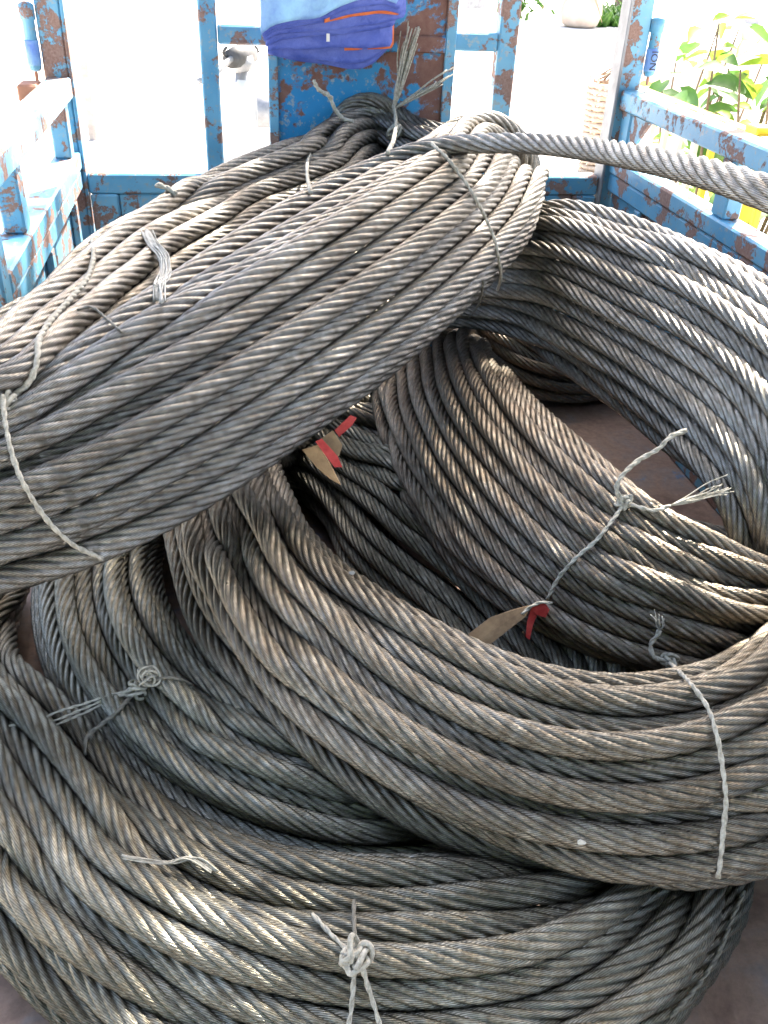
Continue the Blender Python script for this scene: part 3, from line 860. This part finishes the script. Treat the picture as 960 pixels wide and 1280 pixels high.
# ================================================================== folded tarpaulin over the headboard
tarp = thing('folded_tarpaulin', (0.25, YE-0.04, 0.70), 'folded blue tarpaulin with orange edges hung over the peeling headboard', 'tarpaulin')
def tarp_layer(edge, y0, mat, seed, top=1.13, hem=0.010, amp=0.006, name='tarp_fold'):
    rg = np.random.default_rng(seed)
    E = spline(np.array([(*aty(px, py, y0),) for px, py in edge]), 26)
    ph = rg.uniform(0, 6.28, 4)
    v = []; f = []
    rows = []
    for sgn, zs in ((1, np.linspace(0, 1, 9)),):
        pass
    prof = [(-0.0, 1.0), (0.0, 0.75), (0.0, 0.5), (0.0, 0.3), (0.0, 0.15), (0.0, 0.06), (0.0, 0.02)]
    for i, e in enumerate(E):
        x, _, zb = e
        u = i/25.0
        for (dy, tt) in prof:
            z = zb+hem+(top-zb)*tt
            w = amp*(math.sin(9*u+ph[0]+2*tt)+0.6*math.sin(21*u+ph[1]-3*tt)+0.4*math.sin(14*tt+ph[2]+5*u))
            v.append((x+0.004*math.sin(6*tt+ph[3]), y0+w*(0.3+0.7*(1-tt)), z))
        for k in range(1, 5):                    # rolled fold at the bottom
            a = math.pi*k/4
            w = amp*(math.sin(9*u+ph[0])+0.6*math.sin(21*u+ph[1])+0.4*math.sin(ph[2]+5*u))
            v.append((x, y0+w+hem*(1-math.cos(a))*0.9, zb+hem-hem*math.sin(a)))
        for tt in (0.05, 0.3, 1.0):
            z = zb+hem+(top-zb)*tt
            v.append((x, y0+hem*1.8, z))
    m = len(prof)+4+3
    for i in range(25):
        for k in range(m-1):
            f.append((i*m+k, i*m+k+1, (i+1)*m+k+1, (i+1)*m+k))
    f.append(tuple(range(m-1, -1, -1))); f.append(tuple(25*m+k for k in range(m)))
    return link_mesh(name, v, f, mat, tarp, True)
yb = YE-0.052
TL = [([(336, 68), (370, 76), (410, 82), (444, 87), (466, 79), (484, 63)], 'tarp', .0030),
      ([(335, 67), (360, 71), (400, 76), (440, 80), (462, 74), (484, 62)], 'tarp', .0030),
      ([(430, 63), (456, 62.2), (470, 61.6), (490, 60.4)], 'tarp_orange', .0015),
      ([(334, 65), (352, 61), (384, 62.5), (420, 60), (455, 60.5), (488, 58.5)], 'tarp', .0030),
      ([(332, 58), (352, 50), (384, 46), (420, 44), (450, 40), (478, 35), (492, 33)], 'tarp', .0030),
      ([(330, 52), (350, 43), (384, 40), (420, 37.5), (450, 33), (486, 27), (505, 22)], 'tarp', .0030),
      ([(405, 28.5), (430, 23), (455, 19.5), (475, 17), (498, 19)], 'tarp_orange', .0009),
      ([(329, 49), (347, 38), (372, 33), (402, 29), (430, 20), (458, 15), (480, 13), (501, 18)], 'tarp', .0030),
      ([(328, 46), (346, 35), (372, 29.5), (402, 26), (430, 14), (458, 8), (480, 6), (499, 12)], 'tarp', .0030),
      ([(326, 43), (342, 32), (368, 25.5), (398, 23), (420, 11), (446, 1), (470, -3), (496, 5)], 'tarp_light', .0030)]
for k, (ed, mk, hm) in enumerate(TL):
    tarp_layer(ed, yb-0.0105*k, M[mk], 7, hem=hm, amp=0.0045)
tl = atd(411, 36, np.linalg.norm(aty(411, 36, yb-0.07)-CAM)/np.linalg.norm(ray(411, 36)))
sheet([aty(408, 42, yb-0.055), aty(412, 42, yb-0.055), aty(412, 52, yb-0.055), aty(408, 52, yb-0.055)], 0.002).build('eyelet_tape', M['white'], tarp)

# ================================================================== outside: yellow fence on the right
FX = 1.80
fence = thing('yellow_fence', (FX, 3.5, GZ), 'yellow and pale picket fence beyond the right side of the truck', 'fence')
MB().box(FX-0.03, FX+0.03, 2.0, 4.2, 0.436, 0.476).build('top_rail', M['yellow'], fence)
MB().box(FX-0.02, FX+0.02, 2.0, 4.2, -0.62, -0.58).build('bottom_rail', M['yellow'], fence)
MB().box(FX-0.035, FX+0.035, 2.95, 3.03, GZ, 0.50).build('fence_post', M['yellow'], fence)
y = 2.06; k = 0
while y < 4.15:
    if not 2.93 < y < 3.05:
        MB().box(FX-0.012, FX+0.012, y, y+0.024, -0.5795, 0.4355, 0.003).build('picket', M['yellow'] if y < 3.4 else M['pale'], fence)
    y += 0.135; k += 1
# pale balustrade behind it
p0, p1 = atz(806, 85, 0.25), atz(915, 46, 0.25)
bal = thing('balustrade', (p0[0], p0[1], GZ), 'pale balustrade running off behind the yellow fence', 'balustrade')
dirv = (p1-p0)/np.linalg.norm(p1-p0); nv = np.array([-dirv[1], dirv[0], 0])
def obox(a, b, hw, z0, z1, name, mat, par):
    c = [a-nv*hw, b-nv*hw, b+nv*hw, a+nv*hw]
    v = [(q[0], q[1], z0) for q in c]+[(q[0], q[1], z1) for q in c]
    return MB().add(v, [(3, 2, 1, 0), (4, 5, 6, 7), (0, 1, 5, 4), (1, 2, 6, 5), (2, 3, 7, 6), (3, 0, 4, 7)]).build(name, mat, par)
LB = np.linalg.norm(p1-p0)+3.0
q0 = p0
obox(q0, q0+dirv*(LB+.6), 0.06, 0.17, 0.25, 'top_rail', M['pale'], bal)
obox(q0, q0+dirv*(LB+.6), 0.06, GZ, GZ+0.12, 'base_rail', M['pale'], bal)
for k in range(int(LB/0.32)):
    c = q0+dirv*(0.2+0.32*k)
    MB().lathe([(0.05, GZ+0.121), (0.03, GZ+0.2), (0.06, GZ+0.42), (0.035, GZ+0.68), (0.05, 0.169)], (c[0], c[1], 0), 10).build('baluster', M['pale'], bal, True)

# leaf meshes
def leaf_mesh(name, L, Wd, mat, fold=0.25, droop=0.25):
    rows = [(0.0, 0.04), (0.18, 0.7), (0.42, 1.0), (0.7, 0.72), (0.9, 0.28), (1.0, 0.02)]
    v = []; f = []
    for (t, w) in rows:
        z = -droop*L*t*t
        for sx in (-1, 0, 1):
            v.append((sx*w*Wd/2, t*L, z+abs(sx)*w*Wd*fold))
    for i in range(len(rows)-1):
        for k in range(2):
            f.append((i*3+k, i*3+k+1, (i+1)*3+k+1, (i+1)*3+k))
    me = bpy.data.meshes.new(name); me.from_pydata(v, [], f); me.materials.append(mat)
    me.polygons.foreach_set('use_smooth', [True]*len(f)); me.update()
    return me
LEAVES = [leaf_mesh('leaf', 0.13, 0.075, M['leaf']), leaf_mesh('leaf', 0.10, 0.06, M['leaf_lime']), leaf_mesh('leaf', 0.15, 0.09, M['leaf'], 0.15, 0.4), leaf_mesh('leaf', 0.11, 0.06, M['leaf_lime'], 0.3, 0.1)]
def shrub(loc, stems, nleaf, label, rad, h, seed, group='shrubs behind the yellow fence', size=1.0):
    rg = np.random.default_rng(seed)
    t = thing('shrub', loc, label, 'shrub', group)
    loc = np.array(loc)
    for sidx in range(stems):
        a = rg.uniform(0, 6.28)
        e = loc+np.array([math.cos(a)*rad*rg.uniform(.3, 1), math.sin(a)*rad*rg.uniform(.3, 1), h*rg.uniform(.75, 1.0)])
        m = loc+(e-loc)*0.5+np.array([math.cos(a+1)*rad*.2, math.sin(a+1)*rad*.2, h*.1])
        P = spline(np.array([loc+np.array([math.cos(a)*.04, math.sin(a)*.04, 0]), m, e]), 14)
        MB().tube(P, np.linspace(0.014, 0.004, 14), 6).build('stem', M['bark'], t, True)
        for k in range(nleaf//stems):
            q = P[int(rg.uniform(3, 14))]
            o = bpy.data.objects.new('leaf', LEAVES[rg.integers(0, 4)])
            col.objects.link(o); o.parent = t
            o.location = [float(x) for x in (q-loc+rg.normal(size=3)*0.05*size)]
            o.rotation_euler = (rg.uniform(-0.7, 0.5), rg.uniform(-0.5, 0.5), rg.uniform(0, 6.28))
            sc_ = rg.uniform(.7, 1.35)*size
            o.scale = (sc_, sc_, sc_)
    return t
shrub((2.12, 3.60, GZ), 9, 150, 'leafy green shrub rising behind the yellow fence post', 0.40, 1.75, 31, size=1.1)
shrub((2.45, 4.55, GZ), 8, 120, 'lime and green shrub behind the pale pickets of the fence', 0.45, 1.45, 32, size=1.1)
shrub((2.02, 3.10, GZ), 7, 110, 'low shrub showing through the side rails at the right photo edge', 0.30, 1.25, 33, size=1.1)

# ================================================================== basket, planter, far plants
bk = atz(747, 216, GZ)
basket = thing('wicker_basket', bk, 'tall brown wicker basket standing on the sunlit concrete behind the truck', 'basket')
for k in range(17):
    z = GZ+0.02+k*0.044
    r = 0.155+0.0025*k+0.004*(k % 2)
    t = np.linspace(0, 2*math.pi, 48, endpoint=False)
    wv = 0.010*np.sin(t*12+math.pi*(k % 2))
    MB().tube(np.stack([bk[0]+(r+wv)*np.cos(t), bk[1]+(r+wv)*np.sin(t), np.full(48, z)], 1), 0.021, 6, True).build('weave_band', M['wicker'], basket, True)
for k in range(12):
    a = 2*math.pi*k/12
    MB().tube([(bk[0]+0.155*math.cos(a), bk[1]+0.155*math.sin(a), GZ), (bk[0]+0.198*math.cos(a), bk[1]+0.198*math.sin(a), GZ+0.79)], 0.010, 6).build('stake', M['wicker'], basket, True)
for k in range(7):
    a = random.uniform(0, 6.28); b_ = a+random.uniform(1.5, 3)
    MB().tube(spline(np.array([(bk[0]+.17*math.cos(a), bk[1]+.17*math.sin(a), GZ+.74), (bk[0]+.02, bk[1], GZ+.80+random.uniform(0, .07)), (bk[0]+.19*math.cos(b_), bk[1]+.19*math.sin(b_), GZ+.78)]), 8), 0.008, 5).build('loose_stick', M['bark'], basket, True)
pl = atz(724, 34, GZ)
pot = thing('planter', pl, 'big pale planter with a spiky dry-leaved plant far across the yard', 'planter')
MB().lathe([(0.30, GZ), (0.42, GZ+0.06), (0.50, GZ+0.30), (0.47, GZ+0.50), (0.36, GZ+0.66), (0.33, GZ+0.74), (0.28, GZ+0.70)], (pl[0], pl[1], 0), 28).build('pot', M['pot'], pot, True)
for k in range(46):
    a = random.uniform(0, 6.28); el = random.uniform(-0.5, 1.3); L = random.uniform(0.6, 1.1)
    c = np.array([pl[0]+0.1*math.cos(a), pl[1]+0.1*math.sin(a), GZ+0.72+random.uniform(0, .5)])
    d = np.array([math.cos(a)*math.cos(el), math.sin(a)*math.cos(el), math.sin(el)])
    sd = np.cross(d, [0, 0, 1]); sd /= np.linalg.norm(sd)
    v = []; f = []
    for i, t in enumerate(np.linspace(0, 1, 5)):
        p = c+d*L*t-np.array([0, 0, 0.45*L*t*t]); w = 0.05*(1-t)+0.006
        v += [p-sd*w, p+np.array([0, 0, -.015]), p+sd*w]
    for i in range(4):
        for q in range(2):
            f.append((i*3+q, i*3+q+1, (i+1)*3+q+1, (i+1)*3+q))
    link_mesh('frond', v, f, M['dry'] if (k % 3 and el < .7) else M['leaf'], pot, True)
# low plants beside the planter
rg = np.random.default_rng(5)
v = []; f = []
for k in range(700):
    px, py = rg.uniform(745, 800), rg.uniform(20, 34)
    c = atz(px, py, GZ); a = rg.uniform(0, 6.28); L = rg.uniform(.15, .4)
    d = np.array([math.cos(a), math.sin(a), 0.9])*L; sd = np.array([-math.sin(a), math.cos(a), 0])*0.05
    n_ = len(v); v += [c-sd, c+sd, c+d+sd*.4, c+d-sd*.4]; f.append((n_, n_+1, n_+2, n_+3))
tag(link_mesh('ground_cover', v, f, M['leaf']), 'low green ground cover beside the far planter', 'ground cover', kind='stuff')

def tree(name, base, h, crown_c, crown_r, nleaf, label, seed, leafmat, lsize=0.13, trunk_r=0.12, group=None, clumps=46, gaps=()):
    rg = np.random.default_rng(seed)
    base = np.array(base, float); cc = np.array(crown_c, float); cr = np.array(crown_r, float)
    t = thing(name, base, label, 'tree', group)
    P = spline(np.array([base, base+(cc-base)*0.4+rg.normal(size=3)*0.1, cc-np.array([0, 0, cr[2]*.4]), cc+np.array([0, 0, cr[2]*.3])]), 20)
    tk = MB().tube(P, np.linspace(trunk_r, trunk_r*0.3, 20), 12)
    cl = []
    for k in range(clumps):
        d = rg.normal(size=3); d /= np.linalg.norm(d)
        c = cc+d*cr*rg.uniform(0.25, 0.95)
        cl.append(c)
        if k % 3 == 0:
            s_ = P[rg.integers(10, 18)]
            tk.tube(spline(np.array([s_, s_+(c-s_)*.5+np.array([0, 0, .1]), c]), 8), np.linspace(trunk_r*.35, .012, 8), 6)
    tk.build('trunk', M['bark'], t, True)
    n = nleaf
    ci = rg.integers(0, clumps, n)
    C = np.array(cl)[ci]+rg.normal(size=(n, 3))*cr*0.19
    for gp, gr in gaps:                      # openings in the foliage that let the sun through
        w = C-gp; d_ = np.linalg.norm(w-(w @ SUN_DIR)[:, None]*SUN_DIR, axis=1)
        C = C[d_ > gr+lsize*0.5]
    n = len(C)
    A = rg.normal(size=(n, 3)); A /= np.linalg.norm(A, axis=1, keepdims=True)
    B = rg.normal(size=(n, 3)); B -= A*np.sum(A*B, 1, keepdims=True); B /= np.linalg.norm(B, axis=1, keepdims=True)
    L = lsize*rg.uniform(.7, 1.3, n)[:, None]
    V = np.stack([C, C+A*L*.5+B*L*.24, C+A*L, C+A*L*.5-B*L*.24], 1).reshape(-1, 3)
    F = np.arange(n*4).reshape(-1, 4)
    link_mesh('crown', V, F.tolist(), leafmat, t)
    return t
tb = atz(776, 20, GZ)
tree('tree', tb, 3.5, (tb[0], tb[1], 4.2), (2.2, 2.2, 1.5), 2600, 'slim tree trunk beside the far planter', 41, M['leaf'], 0.3, 0.22)
# an unseen tree added so its crown shades the truck bed (its trunk stands to the right, outside the picture)
SH = np.array([0.18, -0.35, 0.3])+SUN_DIR*4.6
tree('tree', (3.4, 2.2, GZ), 3.0, SH, (1.85, 1.95, 0.8), 25000, 'unseen leafy tree added over the truck to shade it', 42, M['leaf_dark'], 0.15, 0.13, clumps=120, gaps=[(surf(130, 1210), .035), (surf(395, 1112), .02), (surf(870, 745), .045), (surf(918, 725), .03), (atz(955, 1130, 0), .07), (surf(575, 440), .02), (surf(930, 400), .05), (surf(900, 340), .05)])

# ================================================================== scooter behind the headboard
hbp = aty(303, 66, 4.2)
moto = thing('motor_scooter', (hbp[0]+0.35, 4.2, GZ), 'white motor scooter parked behind the headboard, only its dark handlebar showing', 'scooter')
hx, hy, hz = hbp
MB().tube(spline(np.array([aty(248, 102, 3.95), aty(268, 92, 4.02), aty(286, 76, 4.1), hbp, aty(318, 70, 4.5), aty(322, 74, 4.8)]), 24), 0.013, 8).build('handlebar', M['grey_metal'], moto, True)
MB().tube([aty(288, 74, 4.11), aty(300, 70, 4.2), aty(312, 68, 4.3)], [0.035, 0.045, 0.04], 12).build('switch_housing', M['rubber'], moto, True)
MB().tube([aty(302, 70, 4.2), aty(303, 80, 4.2), aty(305, 88, 4.2)], [0.045, 0.05, 0.042], 12).build('headlamp', M['grey_metal'], moto, True)
MB().tube(spline(np.array([aty(286, 74, 4.12), aty(279, 66, 4.1), aty(284, 58, 4.1)]), 8), 0.006, 6).build('brake_lever', M['rubber'], moto, True)
MB().tube(spline(np.array([aty(312, 66, 4.3), aty(319, 58, 4.3), aty(323, 66, 4.3)]), 8), 0.006, 6).build('brake_lever', M['rubber'], moto, True)
def torus(c, r0, r1, axis):
    t = np.linspace(0, 2*math.pi, 36, endpoint=False)
    return np.stack([c[0]+r0*np.cos(t), np.full(36, c[1]), c[2]+r0*np.sin(t)], 1)
for x in (hx-0.18, hx+1.02):
    MB().tube(torus((x, 4.2, GZ+0.25), 0.20, 0.05, 1), 0.05, 10, True).build('tyre', M['rubber'], moto, True)
    MB().tube([(x, 4.17, GZ+0.25), (x, 4.23, GZ+0.25)], 0.14, 20).build('rim', M['grey_metal'], moto, True)
MB().tube([(hx, 4.2, hz-0.03), (hx-0.06, 4.2, GZ+0.62), (hx-0.18, 4.2, GZ+0.25)], [0.03, 0.028, 0.025], 10).build('fork', M['grey_metal'], moto, True)
MB().tube(spline(np.array([(hx+0.02, 4.2, hz-0.10), (hx+0.02, 4.2, GZ+0.75), (hx+0.10, 4.2, GZ+0.40), (hx+0.4, 4.2, GZ+0.28), (hx+0.6, 4.2, GZ+0.45), (hx+1.0, 4.2, GZ+0.62), (hx+1.2, 4.2, GZ+0.66)]), 20),
          [0.05, .10, .13, .14, .14, .12, .11, .10, .10, .11, .13, .15, .16, .16, .16, .15, .14, .12, .09, .05], 14).build('body', M['white'], moto, True)
MB().tube(spline(np.array([(hx+0.45, 4.2, GZ+0.78), (hx+0.7, 4.2, GZ+0.80), (hx+1.15, 4.2, GZ+0.84)]), 10), [.05, .10, .12, .13, .13, .13, .13, .12, .10, .05], 12).build('seat', M['rubber'], moto, True)
c = aty(337, 140, 4.05)
MB().tube([c+np.array([-0.055, 0, 0]), c+np.array([-0.05, 0, 0]), c+np.array([0.10, 0, 0.0])], [0.045, 0.062, 0.06], 14).build('leg_shield_box', M['grey_metal'], moto, True)

# ================================================================== small far things
c = atz(117, 175, GZ)
po = thing('grey_post', c, 'narrow grey post standing on the concrete left of the truck', 'post')
MB().add([(c[0]-.035, c[1]-.03, GZ), (c[0]+.035, c[1]-.03, GZ), (c[0]+.035, c[1]+.03, GZ), (c[0]-.035, c[1]+.03, GZ),
          (c[0]-.035, c[1]-.03, GZ+.62), (c[0]+.035, c[1]-.03, GZ+.69), (c[0]+.035, c[1]+.03, GZ+.69), (c[0]-.035, c[1]+.03, GZ+.62)],
         [(3, 2, 1, 0), (4, 5, 6, 7), (0, 1, 5, 4), (1, 2, 6, 5), (2, 3, 7, 6), (3, 0, 4, 7)]).build('post', M['wood'], po)
MB().box(XL-0.10, XL-0.057, 2.20, 2.27, 0.655, 0.69).build('hinge_block', M['redwood'], truck)
c = atz(590, 42, GZ)
ub = thing('utility_box', c, 'small white box with a dark slot far behind the truck', 'box')
b0 = MB().box(c[0]-.5, c[0]+.5, c[1], c[1]+.3, GZ, GZ+.95).build('cabinet', M['white'], ub)
MB().box(c[0]-.16, c[0]+.22, c[1]-.012, c[1]-.002, GZ+.46, GZ+.66).build('slot', M['grey_metal'], b0)
rg = np.random.default_rng(6); v = []; f = []
c2 = atz(602, 22, GZ)
sb = thing('far_shrub', c2, 'pale green low shrub behind the small white box', 'shrub')
for k in range(500):
    p = c2+rg.normal(size=3)*np.array([.8, .5, .3])+np.array([0, 0, .55]); a = rg.normal(size=3)*.13; b_ = rg.normal(size=3)*.08
    n_ = len(v); v += [p, p+b_, p+a+b_, p+a]; f.append((n_, n_+1, n_+2, n_+3))
link_mesh('foliage', v, f, M['leaf'], sb)
c = atz(932, 28, GZ)
pp = thing('porch', c, 'pale porch pillar under a yellow beam in the far right corner', 'porch')
MB().box(c[0]-.28, c[0]+.28, c[1]-.28, c[1]+.28, GZ, GZ+0.5).build('pillar', M['pale'], pp)
MB().box(c[0]-.36, c[0]+.36, c[1]-.36, c[1]+.36, GZ+.5, GZ+.58).build('pillar_cap', M['pale'], pp)
MB().box(c[0]-2.2, c[0]+6, c[1]-.2, c[1]+.2, GZ+.585, GZ+.78).build('beam', M['yellow'], pp)

# a second unseen tree, added behind the camera, keeps the near end of the bed dim
tree('tree', (-1.6, -3.4, GZ), 3.0, (-0.6, -2.3, 2.7), (2.9, 1.7, 1.7), 9000, 'unseen broad dark tree added behind the camera to dim the bed', 43, M['leaf_dark'], 0.26, 0.2, clumps=90)
